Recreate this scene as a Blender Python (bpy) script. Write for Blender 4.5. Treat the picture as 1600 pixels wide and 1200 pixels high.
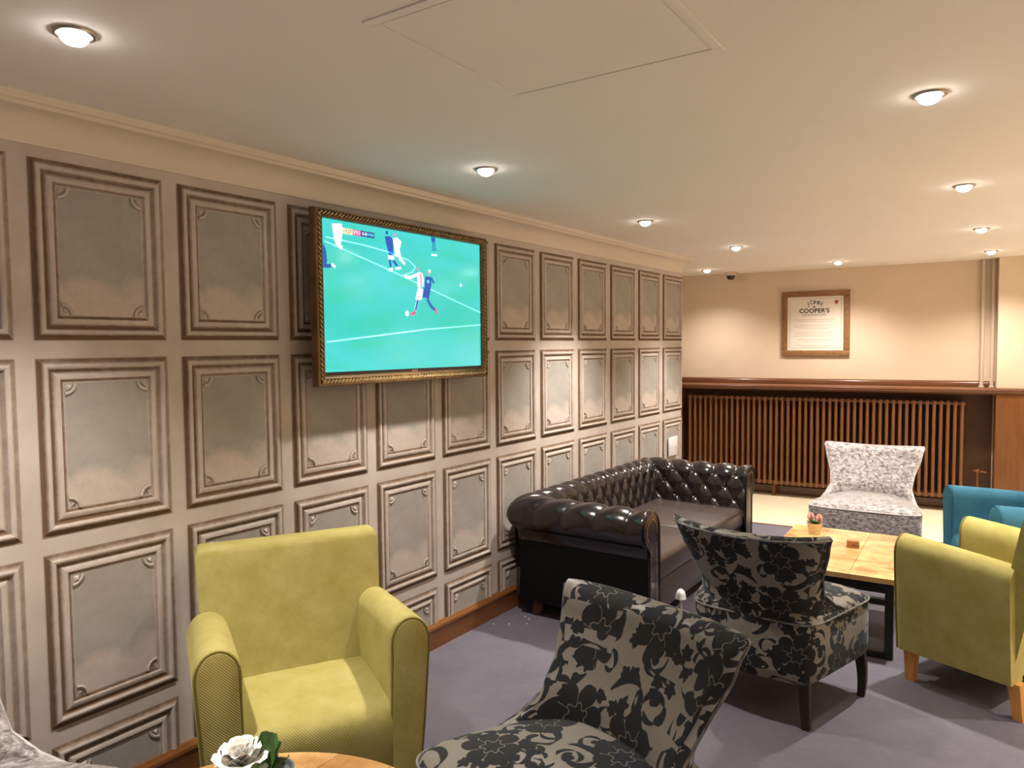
import bpy, bmesh, math, random
from math import sin, cos, pi, atan, atan2, sqrt, radians
from mathutils import Vector, Matrix
random.seed(7)
C = bpy.context.scene.collection
for o in list(bpy.data.objects): bpy.data.objects.remove(o)

# ---------------------------------------------------------------- camera, world, exposure
CEIL = 2.41
F_PX, YAW, PITCH, ROLL = 1149.07, 0.605447, -0.05215, -0.00918
CAM = Vector((2.5892, 0.0, 1.6355))
fw = Vector((-sin(YAW)*cos(PITCH), cos(YAW)*cos(PITCH), sin(PITCH)))
rt = Vector((cos(YAW), sin(YAW), 0)); up = rt.cross(fw)
r2 = cos(ROLL)*rt + sin(ROLL)*up; u2 = -sin(ROLL)*rt + cos(ROLL)*up
cd = bpy.data.cameras.new('camera'); cam = bpy.data.objects.new('camera', cd); C.objects.link(cam)
cd.sensor_width = 36; cd.lens = F_PX/1600*36; cd.clip_start = .02
cam.matrix_world = Matrix(((r2.x, u2.x, -fw.x, CAM.x), (r2.y, u2.y, -fw.y, CAM.y), (r2.z, u2.z, -fw.z, CAM.z), (0, 0, 0, 1)))
sc = bpy.context.scene; sc.camera = cam
w = bpy.data.worlds.new('world'); sc.world = w; w.use_nodes = True
w.node_tree.nodes['Background'].inputs[0].default_value = (.9, .85, .8, 1)
w.node_tree.nodes['Background'].inputs[1].default_value = .05
vs = sc.view_settings; vs.view_transform = 'Standard'; vs.look = 'None'; vs.gamma = 1; vs.use_curve_mapping = False
vs.exposure = 1.30
SPOT_W = 85.0; SPOT_COL = (1.0, .925, .845); SPOT_ANG = 96; SPOT_BLEND = 1.0
LENS_E = 16.0; TVE = .46

# ---------------------------------------------------------------- node helpers
def newmat(name):
    m = bpy.data.materials.new(name); m.use_nodes = True
    nt = m.node_tree; return m, nt, nt.nodes['Principled BSDF']
def N(nt, t, **k):
    n = nt.nodes.new(t)
    for a, b in k.items(): setattr(n, a, b)
    return n
def L(nt, a, b): nt.links.new(a, b)
def math_(nt, op, a, b=None, clamp=False):
    n = N(nt, 'ShaderNodeMath', operation=op); n.use_clamp = clamp
    for i, v in enumerate((a, b)):
        if v is None: continue
        if isinstance(v, (int, float)): n.inputs[i].default_value = v
        else: L(nt, v, n.inputs[i])
    return n.outputs[0]
def mixc(nt, f, a, b):
    n = N(nt, 'ShaderNodeMix', data_type='RGBA')
    for s, v in ((n.inputs[0], f), (n.inputs[6], a), (n.inputs[7], b)):
        if isinstance(v, (int, float)): s.default_value = v
        elif isinstance(v, tuple): s.default_value = (*v, 1)
        else: L(nt, v, s)
    return n.outputs[2]
def ramp(nt, f, a, b):
    n = N(nt, 'ShaderNodeMapRange'); n.inputs[1].default_value = a; n.inputs[2].default_value = b
    L(nt, f, n.inputs[0]); n.clamp = True; return n.outputs[0]
def noise(nt, co, scale, detail=4, rough=.55):
    n = N(nt, 'ShaderNodeTexNoise'); n.inputs['Scale'].default_value = scale; n.inputs['Detail'].default_value = detail
    n.inputs['Roughness'].default_value = rough
    if co is not None: L(nt, co, n.inputs['Vector'])
    return n.outputs[0]
def coords(nt, kind='Object', scale=(1, 1, 1), rot=(0, 0, 0)):
    t = N(nt, 'ShaderNodeTexCoord'); mp = N(nt, 'ShaderNodeMapping')
    mp.inputs['Scale'].default_value = scale; mp.inputs['Rotation'].default_value = rot
    L(nt, t.outputs[kind], mp.inputs[0]); return mp.outputs[0]
def bump(nt, bs, h, strength, dist=.002):
    b = N(nt, 'ShaderNodeBump'); b.inputs['Strength'].default_value = strength; b.inputs['Distance'].default_value = dist
    L(nt, h, b.inputs['Height']); L(nt, b.outputs[0], bs.inputs['Normal'])
def simple(name, c1, c2=None, scale=20, rough=.5, bmp=0, metallic=0, stretch=(1, 1, 1), sheen=0, spec=.5, lo=.35, hi=.65, coat=0, kind='Object', dist=.002, bscale=None):
    m, nt, bs = newmat(name)
    co = coords(nt, kind, stretch)
    nz = noise(nt, co, scale)
    L(nt, mixc(nt, ramp(nt, nz, lo, hi), c1, c2 or c1), bs.inputs['Base Color'])
    bs.inputs['Roughness'].default_value = rough; bs.inputs['Metallic'].default_value = metallic
    bs.inputs['Sheen Weight'].default_value = sheen; bs.inputs['Specular IOR Level'].default_value = spec
    bs.inputs['Coat Weight'].default_value = coat
    if bmp: bump(nt, bs, noise(nt, co, bscale or scale*3, 3), bmp, dist)
    return m
def emis(name, col, s):
    m, nt, bs = newmat(name); bs.inputs['Base Color'].default_value = (*col, 1)
    bs.inputs['Emission Color'].default_value = (*col, 1); bs.inputs['Emission Strength'].default_value = s; bs.inputs['Roughness'].default_value = .35
    return m

# ---------------------------------------------------------------- materials
M = {}
M['ceiling'] = simple('ceiling_paint', (.80, .75, .70), (.82, .77, .72), 1.2, .9, .15, bscale=180, dist=.0005)
M['cream'] = simple('cream_wall_paint', (.68, .53, .38), (.72, .57, .42), 1.5, .8, .12, bscale=160, dist=.0005)
M['cornice'] = simple('cornice_paint', (.68, .60, .49), (.71, .63, .52), 2, .6, .05)
def carpet():
    m, nt, bs = newmat('purple_grey_carpet'); co = coords(nt)
    a = noise(nt, co, 2.2, 6, .65); b = noise(nt, coords(nt, scale=(1, 3, 1)), 14, 5, .7)
    c = mixc(nt, ramp(nt, a, .3, .7), (.115, .104, .132), (.150, .137, .168))
    c = mixc(nt, math_(nt, 'MULTIPLY', ramp(nt, b, .55, .8), .55), c, (.21, .195, .22))
    L(nt, c, bs.inputs['Base Color']); bs.inputs['Roughness'].default_value = .8; bs.inputs['Specular IOR Level'].default_value = .25
    bump(nt, bs, noise(nt, co, 260, 2), .5, .002); return m
M['carpet'] = carpet()
M['board'] = simple('pale_floorboard', (.74, .62, .42), (.84, .73, .52), 3, .38, .15, stretch=(1, 14, 1))
M['brownwood'] = simple('brown_varnished_wood', (.155, .058, .015), (.205, .080, .022), 5, .3, .05, stretch=(6, 6, .6))
M['skirt'] = simple('brown_painted_skirting', (.19, .070, .019), (.24, .092, .026), 3, .32, .05, stretch=(6, .5, 6))
M['shelfwood'] = simple('dark_polished_shelf', (.115, .038, .013), (.155, .054, .018), 4, .28, .03, stretch=(.5, 6, 6), coat=.3)
M['radiator'] = simple('brown_radiator_paint', (.175, .066, .022), (.205, .080, .027), 6, .45)
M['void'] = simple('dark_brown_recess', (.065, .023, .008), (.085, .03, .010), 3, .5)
M['pipe'] = simple('cream_pipe_paint', (.62, .50, .38), None, 5, .45)
M['gold'] = simple('antique_gold_wood', (.115, .062, .022), (.19, .11, .045), 12, .45, .3, metallic=.25, stretch=(1, 1, 1))
M['goldhi'] = simple('gilded_rope', (.42, .27, .12), (.68, .50, .26), 60, .28, .2, metallic=.7)
M['blackplastic'] = simple('black_plastic', (.012, .012, .013), None, 5, .3)
M['blacksteel'] = simple('black_steel', (.012, .012, .013), (.02, .02, .02), 20, .35, metallic=.3)
M['chrome'] = simple('brushed_nickel', (.42, .38, .33), None, 5, .3, metallic=1)
M['white'] = simple('white_plastic', (.78, .76, .74), None, 5, .35)
M['oak'] = simple('honey_oak', (.62, .27, .055), (.72, .36, .09), 8, .4, .1, stretch=(6, 6, 1))
M['darkleg'] = simple('black_stained_wood', (.016, .009, .006), (.03, .015, .01), 10, .35, stretch=(6, 6, 1))
M['leather'] = simple('black_brown_leather', (.0115, .0080, .0082), (.018, .0120, .0120), 7, .20, .25, bscale=220, dist=.0006, spec=.6, coat=.12)
M['leatherflat'] = simple('worn_seat_leather', (.034, .023, .019), (.048, .033, .027), 5, .36, .2, bscale=200, dist=.0006, spec=.55)
M['leatherdark'] = simple('black_outer_panel', (.0045, .0038, .0038), None, 7, .8, spec=.12)  # near-black matt finish for the sofa's outer lower faces and inner back
M['brass'] = simple('brass_nail', (.42, .30, .14), None, 5, .3, metallic=1)
M['mdfframe'] = simple('brown_picture_frame', (.22, .10, .035), (.30, .145, .055), 30, .45, .2, stretch=(1, 1, 1))
M['paper'] = simple('cream_poster_paper', (.80, .72, .62), None, 5, .7)
M['ink'] = simple('black_ink', (.03, .02, .018), None, 5, .7)
M['faintink'] = simple('faint_grey_ink', (.60, .52, .44), None, 5, .7)
M['redink'] = simple('red_ink', (.45, .07, .06), None, 5, .7)
M['petalpink'] = simple('pink_petal', (.85, .42, .38), (.9, .60, .52), 30, .6)
M['petalwhite'] = simple('white_petal', (.93, .91, .86), None, 30, .6)
M['leafgreen'] = simple('green_leaf', (.05, .13, .03), (.09, .20, .05), 30, .45)
M['moss'] = simple('dark_moss', (.03, .07, .015), (.06, .11, .03), 60, .8, .5)
M['potmetal'] = simple('pale_gold_pot', (.62, .52, .36), (.55, .44, .28), 8, .35, metallic=.5)
M['potgrey'] = simple('grey_glazed_pot', (.10, .12, .13), (.17, .20, .20), 8, .3)
M['crumb'] = simple('pale_crumb', (.75, .72, .66), None, 30, .8)
M['line'] = simple('dark_gap', (.16, .13, .11), None, 5, .9)

def wood_top(name, along):
    m, nt, bs = newmat(name)
    co = coords(nt, scale=(1, 1, 1)); t = N(nt, 'ShaderNodeTexCoord')
    g = coords(nt, scale=(16, 1.6, 1) if along == 'y' else (1.6, 16, 1))
    a = noise(nt, g, 3.0, 6, .65); b = noise(nt, co, 4.5, 4, .6)
    oi = N(nt, 'ShaderNodeObjectInfo')
    c = mixc(nt, ramp(nt, a, .35, .68), (.60, .34, .11), (.22, .078, .018))
    c2 = mixc(nt, ramp(nt, b, .40, .62), c, (.72, .47, .19))
    c3 = mixc(nt, math_(nt, 'MULTIPLY', math_(nt, 'POWER', oi.outputs['Random'], 1.6), .62), c2, (.33, .13, .035))
    L(nt, c3, bs.inputs['Base Color']); bs.inputs['Roughness'].default_value = .26; bs.inputs['Coat Weight'].default_value = .25
    bump(nt, bs, a, .08, .001); return m
M['tablewood'] = wood_top('mango_wood_planks', 'y'); M['stave'] = wood_top('mango_wood_staves', 'x')

def fabric(name, c1, c2):
    m, nt, bs = newmat(name)
    uv = N(nt, 'ShaderNodeUVMap')
    mp = N(nt, 'ShaderNodeMapping'); L(nt, uv.outputs[0], mp.inputs[0])
    a = noise(nt, mp.outputs[0], 9, 5, .6)
    wv = N(nt, 'ShaderNodeTexWave', wave_type='BANDS', bands_direction='DIAGONAL'); wv.inputs['Scale'].default_value = 70; wv.inputs['Distortion'].default_value = 1.0
    L(nt, mp.outputs[0], wv.inputs['Vector'])
    c = mixc(nt, ramp(nt, a, .35, .68), c1, c2)
    c = mixc(nt, math_(nt, 'MULTIPLY', wv.outputs[1], .22), c, tuple(x*.55 for x in c1))
    L(nt, c, bs.inputs['Base Color']); bs.inputs['Roughness'].default_value = .85
    bs.inputs['Sheen Weight'].default_value = .35; bs.inputs['Sheen Roughness'].default_value = .4; bs.inputs['Specular IOR Level'].default_value = .15
    bs.inputs['Sheen Tint'].default_value = (*[min(1, x*1.8) for x in c2], 1)
    bump(nt, bs, wv.outputs[1], .35, .002); return m
M['lime'] = fabric('lime_herringbone_fabric', (.395, .345, .10), (.49, .435, .165))
M['teal'] = fabric('teal_velvet', (.040, .150, .225), (.055, .19, .28))
M['limepipe'] = simple('lime_piping', (.20, .165, .03), None, 5, .8)
M['tealpipe'] = simple('teal_piping', (.01, .09, .13), None, 5, .8)

def crushed(name):
    m, nt, bs = newmat(name)
    uv = N(nt, 'ShaderNodeUVMap'); mp = N(nt, 'ShaderNodeMapping'); L(nt, uv.outputs[0], mp.inputs[0])
    mp.inputs['Scale'].default_value = (1, 1.5, 1); mp.inputs['Rotation'].default_value = (0, 0, .5)
    n = N(nt, 'ShaderNodeTexNoise'); n.inputs['Scale'].default_value = 32; n.inputs['Detail'].default_value = 6; n.inputs['Roughness'].default_value = .65; n.inputs['Distortion'].default_value = .8
    L(nt, mp.outputs[0], n.inputs['Vector'])
    c = mixc(nt, ramp(nt, n.outputs[0], .38, .62), (.15, .128, .124), (.54, .50, .495))
    L(nt, c, bs.inputs['Base Color']); bs.inputs['Roughness'].default_value = .42; bs.inputs['Metallic'].default_value = .25
    bs.inputs['Sheen Weight'].default_value = .9; bs.inputs['Sheen Roughness'].default_value = .3
    bump(nt, bs, n.outputs[0], .8, .012); return m
M['silver'] = crushed('crushed_silver_velvet')
M['silverpipe'] = simple('silver_piping', (.5, .47, .46), None, 5, .4)

def damask(name):
    m, nt, bs = newmat(name)
    uv = N(nt, 'ShaderNodeUVMap')
    nz = N(nt, 'ShaderNodeTexNoise'); nz.inputs['Scale'].default_value = 9; nz.inputs['Detail'].default_value = 2
    L(nt, uv.outputs[0], nz.inputs['Vector'])
    sub = N(nt, 'ShaderNodeVectorMath', operation='SUBTRACT'); L(nt, nz.outputs[1], sub.inputs[0]); sub.inputs[1].default_value = (.5, .5, .5)
    sc_ = N(nt, 'ShaderNodeVectorMath', operation='SCALE'); L(nt, sub.outputs[0], sc_.inputs[0]); sc_.inputs[3].default_value = .03
    ad = N(nt, 'ShaderNodeVectorMath', operation='ADD'); L(nt, uv.outputs[0], ad.inputs[0]); L(nt, sc_.outputs[0], ad.inputs[1])
    def cell(scale, rand, off):
        o = N(nt, 'ShaderNodeVectorMath', operation='ADD'); L(nt, ad.outputs[0], o.inputs[0]); o.inputs[1].default_value = off
        v = N(nt, 'ShaderNodeTexVoronoi', voronoi_dimensions='2D', feature='F1'); v.inputs['Scale'].default_value = scale; v.inputs['Randomness'].default_value = rand
        L(nt, o.outputs[0], v.inputs['Vector'])
        d = N(nt, 'ShaderNodeVectorMath', operation='SUBTRACT'); L(nt, o.outputs[0], d.inputs[0]); L(nt, v.outputs['Position'], d.inputs[1])
        s = N(nt, 'ShaderNodeVectorMath', operation='SCALE'); L(nt, d.outputs[0], s.inputs[0]); s.inputs[3].default_value = scale
        sp = N(nt, 'ShaderNodeSeparateXYZ'); L(nt, s.outputs[0], sp.inputs[0])
        r = math_(nt, 'SQRT', math_(nt, 'ADD', math_(nt, 'POWER', sp.outputs[0], 2.0), math_(nt, 'POWER', sp.outputs[1], 2.0)))
        th = math_(nt, 'ARCTAN2', sp.outputs[1], sp.outputs[0])
        rs = N(nt, 'ShaderNodeSeparateColor'); L(nt, v.outputs['Color'], rs.inputs[0])
        return r, th, rs.outputs[0], rs.outputs[1]
    # big blooms
    r, th, ra, rb = cell(4.2, .45, (0, 0, 0))
    th2 = math_(nt, 'ADD', math_(nt, 'MULTIPLY', th, 6.0), math_(nt, 'MULTIPLY', ra, 6.28))
    pet = math_(nt, 'ADD', math_(nt, 'MULTIPLY', math_(nt, 'POWER', math_(nt, 'ABSOLUTE', math_(nt, 'COSINE', math_(nt, 'MULTIPLY', th2, .5))), .6), .15), .235)
    bloom = ramp(nt, math_(nt, 'SUBTRACT', pet, r), 0, .015)
    vein = math_(nt, 'LESS_THAN', math_(nt, 'ABSOLUTE', math_(nt, 'COSINE', math_(nt, 'MULTIPLY', th2, .5))), .06)
    band = math_(nt, 'MULTIPLY', math_(nt, 'GREATER_THAN', r, .10), math_(nt, 'LESS_THAN', r, .24))
    ring = math_(nt, 'LESS_THAN', math_(nt, 'ABSOLUTE', math_(nt, 'SUBTRACT', r, math_(nt, 'ADD', .13, math_(nt, 'MULTIPLY', math_(nt, 'SINE', th2), .03)))), .008)
    gold = math_(nt, 'MAXIMUM', math_(nt, 'MULTIPLY', vein, band), ring)
    # curling scrolls
    def scroll(scale, off, k0, wd):
        r, th, ra, rb = cell(scale, .85, off)
        t = math_(nt, 'MODULO', math_(nt, 'ADD', math_(nt, 'ADD', th, math_(nt, 'MULTIPLY', ra, 6.28)), 12.566), 6.2832)
        rad = math_(nt, 'ADD', math_(nt, 'MULTIPLY', t, .055), k0)
        wdt = math_(nt, 'MULTIPLY', math_(nt, 'ADD', .35, math_(nt, 'ABSOLUTE', math_(nt, 'SINE', math_(nt, 'MULTIPLY', t, 1.5)))), wd)
        s = ramp(nt, math_(nt, 'SUBTRACT', wdt, math_(nt, 'ABSOLUTE', math_(nt, 'SUBTRACT', r, rad))), 0, .02)
        core = ramp(nt, math_(nt, 'SUBTRACT', .12, r), 0, .02)
        return math_(nt, 'MAXIMUM', s, math_(nt, 'MULTIPLY', core, math_(nt, 'GREATER_THAN', rb, .4)))
    s2 = scroll(9.0, (.13, .57, 0), .09, .058)
    s1 = scroll(6.4, (.37, .21, 0), .10, .072)
    # leaves
    r3, th3, ra3, rb3 = cell(12.0, .9, (.71, .13, 0))
    lt = math_(nt, 'ADD', th3, math_(nt, 'MULTIPLY', ra3, 6.28))
    lf = math_(nt, 'ADD', .10, math_(nt, 'MULTIPLY', math_(nt, 'ABSOLUTE', math_(nt, 'COSINE', lt)), .33))
    lf = math_(nt, 'ADD', lf, math_(nt, 'MULTIPLY', math_(nt, 'SINE', math_(nt, 'MULTIPLY', lt, 9.0)), .05))
    leaf = math_(nt, 'MULTIPLY', ramp(nt, math_(nt, 'SUBTRACT', lf, r3), 0, .03), math_(nt, 'GREATER_THAN', rb3, .42))
    mask = math_(nt, 'MAXIMUM', math_(nt, 'MAXIMUM', bloom, math_(nt, 'MAXIMUM', s1, s2)), leaf)
    mask = math_(nt, 'MULTIPLY', mask, math_(nt, 'SUBTRACT', 1.0, math_(nt, 'MULTIPLY', gold, .75)))
    L(nt, mixc(nt, mask, (.200, .180, .152), (.008, .009, .011)), bs.inputs['Base Color'])
    rr = math_(nt, 'ADD', .42, math_(nt, 'MULTIPLY', mask, .4)); L(nt, rr, bs.inputs['Roughness'])
    bs.inputs['Sheen Weight'].default_value = .35; bs.inputs['Sheen Roughness'].default_value = .35; bs.inputs['Specular IOR Level'].default_value = .4
    bs.inputs['Sheen Tint'].default_value = (.50, .60, .70, 1)
    bump(nt, bs, mask, .5, .002); return m
M['damask'] = damask('black_damask_velvet')
M['damaskpipe'] = simple('grey_damask_piping', (.22, .21, .19), (.05, .05, .055), 25, .5)

def wallpanel():
    m, nt, bs = newmat('aged_panel_paper')
    at = N(nt, 'ShaderNodeAttribute', attribute_name='pat'); co = coords(nt)
    sp = N(nt, 'ShaderNodeSeparateColor'); L(nt, at.outputs['Color'], sp.inputs[0])
    n1 = noise(nt, co, 26, 6, .7); n2 = noise(nt, coords(nt, scale=(1, 1, .35)), 60, 4, .6); n3 = noise(nt, co, 5, 5, .6)
    base = mixc(nt, ramp(nt, n3, .35, .65), (.50, .435, .390), (.58, .51, .465))
    base = mixc(nt, math_(nt, 'MULTIPLY', ramp(nt, n2, .45, .75), .3), base, (.34, .285, .245))
    # field print: grey, paling to rosy beige in a ragged band at the foot
    tc = N(nt, 'ShaderNodeTexCoord'); sx = N(nt, 'ShaderNodeSeparateXYZ'); L(nt, tc.outputs['Object'], sx.inputs[0])
    edge = math_(nt, 'ADD', sx.outputs[2], math_(nt, 'MULTIPLY', math_(nt, 'SUBTRACT', noise(nt, co, 9, 4), .5), .16))
    low = ramp(nt, edge, -.075, -.125)
    fld = mixc(nt, low, mixc(nt, ramp(nt, n3, .3, .7), (.33, .308, .278), (.41, .385, .352)), (.55, .475, .425))
    fld = mixc(nt, math_(nt, 'MULTIPLY', ramp(nt, n1, .4, .7), .22), fld, (.25, .235, .21))
    c = mixc(nt, sp.outputs[1], base, fld)
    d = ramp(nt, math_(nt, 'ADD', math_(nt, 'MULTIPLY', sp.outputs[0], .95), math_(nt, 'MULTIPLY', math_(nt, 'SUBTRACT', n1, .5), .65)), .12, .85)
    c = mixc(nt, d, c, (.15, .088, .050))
    L(nt, c, bs.inputs['Base Color']); bs.inputs['Roughness'].default_value = .62; bs.inputs['Specular IOR Level'].default_value = .3
    bump(nt, bs, n2, .15, .001); return m
M['panel'] = wallpanel()
M['stile'] = simple('grey_beige_wallpaper', (.50, .435, .395), (.58, .515, .47), 5, .62, .12, bscale=60, dist=.001, spec=.3)

# ---------------------------------------------------------------- mesh helpers
class MB:
    def __init__(s): s.bm = bmesh.new()
    def box(s, x0, x1, y0, y1, z0, z1, bev=0, seg=2, mt=0, mx=None):
        b = bmesh.new()
        vs_ = [b.verts.new((x, y, z)) for x in (x0, x1) for y in (y0, y1) for z in (z0, z1)]
        for f in ((0, 1, 3, 2), (4, 6, 7, 5), (0, 4, 5, 1), (2, 3, 7, 6), (0, 2, 6, 4), (1, 5, 7, 3)): b.faces.new([vs_[i] for i in f])
        if bev: bmesh.ops.bevel(b, geom=list(b.edges), offset=bev, segments=seg, profile=.5, affect='EDGES')
        s.merge(b, mx, mt); return s
    def merge(s, b, mx=None, mt=0):
        if mx: bmesh.ops.transform(b, matrix=mx, verts=list(b.verts))
        for f in b.faces: f.material_index = mt
        me = bpy.data.meshes.new('tmp'); b.to_mesh(me); b.free(); s.bm.from_mesh(me); bpy.data.meshes.remove(me)
    def loft(s, rings, closed=True, cap0=True, cap1=True, mt=0):
        R = [[s.bm.verts.new(p) for p in r] for r in rings]; n = len(R[0])
        for a, b in zip(R, R[1:]):
            for i in range(n if closed else n-1):
                j = (i+1) % n
                try: s.bm.faces.new((a[i], a[j], b[j], b[i])).material_index = mt
                except ValueError: pass
        if cap0:
            s.bm.faces.new(list(reversed(R[0]))).material_index = mt
        if cap1:
            s.bm.faces.new(R[-1]).material_index = mt
        return R
    def tube(s, pts, r, n=8, closed=False, mt=0):
        pts = [Vector(p) for p in pts]; m = len(pts); rings = []
        ref = None
        for i, p in enumerate(pts):
            a = pts[(i-1) % m] if (closed or i) else p; b = pts[(i+1) % m] if (closed or i < m-1) else p
            t = (b-a).normalized()
            if ref is None: ref = t.orthogonal()
            ref = (ref - t*ref.dot(t)).normalized(); q = t.cross(ref)
            rr = r[i] if isinstance(r, (list, tuple)) else r
            rings.append([p + (ref*cos(2*pi*k/n) + q*sin(2*pi*k/n))*rr for k in range(n)])
        if closed: rings.append(rings[0]); s.loft(rings, True, False, False, mt)
        else: s.loft(rings, True, True, True, mt)
        return s
    def lathe(s, prof, n=24, c=(0, 0, 0), mt=0, cap=True):
        s.loft([[(c[0]+r*cos(2*pi*k/n), c[1]+r*sin(2*pi*k/n), c[2]+z) for k in range(n)] for r, z in prof], True, cap, cap, mt); return s
    def poly(s, pts, mt=0):
        s.bm.faces.new([s.bm.verts.new(p) for p in pts]).material_index = mt; return s
    def ball(s, c, r, sc_=(1, 1, 1), u=10, v=6, mt=0, mx=None):
        b = bmesh.new(); bmesh.ops.create_uvsphere(b, u_segments=u, v_segments=v, radius=r)
        bmesh.ops.scale(b, vec=sc_, verts=list(b.verts))
        if mx: bmesh.ops.transform(b, matrix=mx, verts=list(b.verts))
        bmesh.ops.translate(b, vec=c, verts=list(b.verts)); s.merge(b, None, mt); return s
    def uv(s, k=1.0):
        s.bm.normal_update(); l = s.bm.loops.layers.uv.verify()
        for f in s.bm.faces:
            n = f.normal; ax, ay, az = abs(n.x), abs(n.y), abs(n.z)
            for lp in f.loops:
                c = lp.vert.co
                if az > .62: q = (c.x, c.y)
                elif ax > ay*1.1: q = (c.y+.5, c.z)
                else: q = (c.x, c.z)
                lp[l].uv = (q[0]*k, q[1]*k)
        return s
    def mesh(s, name, mat, smooth=True, angle=40, fix=True):
        if fix: bmesh.ops.recalc_face_normals(s.bm, faces=list(s.bm.faces))
        me = bpy.data.meshes.new(name); s.bm.to_mesh(me); s.bm.free()
        for m in (mat if isinstance(mat, list) else [mat]): me.materials.append(m)
        if smooth:
            me.polygons.foreach_set('use_smooth', [True]*len(me.polygons))
            try: me.set_sharp_from_angle(angle=radians(angle))
            except Exception: pass
        return me
    def build(s, name, mat, parent=None, smooth=True, angle=40, fix=True):
        return link(name, s.mesh(name, mat, smooth, angle, fix), parent)
def link(name, me, parent=None, loc=None, rot=None):
    o = bpy.data.objects.new(name, me); C.objects.link(o)
    if parent: o.parent = parent
    if loc: o.location = loc
    if rot: o.rotation_euler = rot
    return o
def thing(name, label, cat, loc=(0, 0, 0), rz=0, group=None):
    o = link(name, None, None, loc, (0, 0, rz)); o.empty_display_size = .1
    o['label'] = label; o['category'] = cat
    if group: o['group'] = group
    return o
def tag(o, label, cat, group=None):
    o['label'] = label; o['category'] = cat
    if group: o['group'] = group
    return o
def struct(o): o['kind'] = 'structure'; return o
def stuff(o): o['kind'] = 'stuff'; return o
def subs(o, lab): o['label'] = lab; return o
def dup(root, loc, rz, label, group=None):
    r = root.copy(); C.objects.link(r); r.location = loc; r.rotation_euler = (0, 0, rz); r['label'] = label
    if group: r['group'] = group
    for ch in [c for c in bpy.data.objects if c.parent == root]:
        c = ch.copy(); C.objects.link(c); c.parent = r
        for g in [c2 for c2 in bpy.data.objects if c2.parent == ch]:
            d = g.copy(); C.objects.link(d); d.parent = c
    return r

# ================================================================ ROOM
WEND = 6.506
wl = struct(MB().box(-.15, 0, -3.2, WEND, 0, CEIL).build('wall_left', M['stile'], smooth=False))
struct(MB().box(-2.3, -.15, 6.36, WEND, 0, CEIL).build('wall_alcove', M['cream'], smooth=False))
struct(MB().box(-2.45, -2.3, 6.36, 8.3, 0, CEIL).build('wall_alcove_side', M['cream'], smooth=False))
struct(MB().box(7.0, 7.15, -3.2, 9.0, 0, CEIL).build('wall_right', M['cream'], smooth=False))
struct(MB().box(-.15, 7.15, -3.35, -3.2, 0, CEIL).build('wall_front', M['brownwood'], smooth=False))
struct(MB().box(-2.6, 7.2, -3.4, 9.1, CEIL, CEIL+.1).build('ceiling', M['ceiling'], smooth=False))
# carpeted floor and boarded strip beyond (edge slopes gently)
eY = lambda x: 6.66 + .088*x
fl = MB(); z0 = -.06
P_ = [(-.15, -3.2), (7.15, -3.2), (7.15, eY(7.15)), (-2.4, eY(-2.4)), (-2.4, 6.36), (-.15, 6.36)]
fl.loft([[(x, y, z0) for x, y in P_], [(x, y, 0) for x, y in P_]])
struct(fl.build('floor', M['carpet'], smooth=False))
wf = MB(); P_ = [(-2.4, eY(-2.4)), (7.15, eY(7.15)), (7.15, 8.95), (-2.4, 8.2)]
wf.loft([[(x, y, -.06) for x, y in P_], [(x, y, -.012) for x, y in P_]])
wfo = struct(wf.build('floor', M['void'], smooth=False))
ANG = atan(.088)
bi = 0
bw_ = .088
bmesh_board = [MB().box(0, 1.9-.0015, 0, bw_-.0015, -.012, 0, .0012, 1).mesh('floorboard', M['board'], False) for _ in range(1)][0]
for r in range(18):
    off = (r*0.73) % 1.9
    for k in range(6):
        x = -2.4 - off + k*1.9
        if x < -2.6 or x > 6.0: 
            if x < -2.6 and x > -4.4: pass
            else: continue
        y = 6.662 + r*bw_
        wx = x*cos(ANG) - (r*bw_)*sin(ANG); wy = 6.662 + x*sin(ANG) + r*bw_*cos(ANG)
        if x < -2.6: continue
        link('floorboard', bmesh_board, wfo, (wx, wy, 0), (0, 0, ANG))
# threshold strip
rb = struct(MB().box(3.3, 6.99, 1.2, 6.6, 0.0005, .006).build('floor', M['board'], smooth=False))  # unseen pale floor patch, added to bounce light up to the ceiling
th = MB(); th.box(-2.3, 6.9, -.012, .012, 0, .004, .001, 1)
o = struct(th.build('trim_1', M['skirt'])); o.location = (0, 6.655, 0); o.rotation_euler = (0, 0, ANG)

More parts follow.
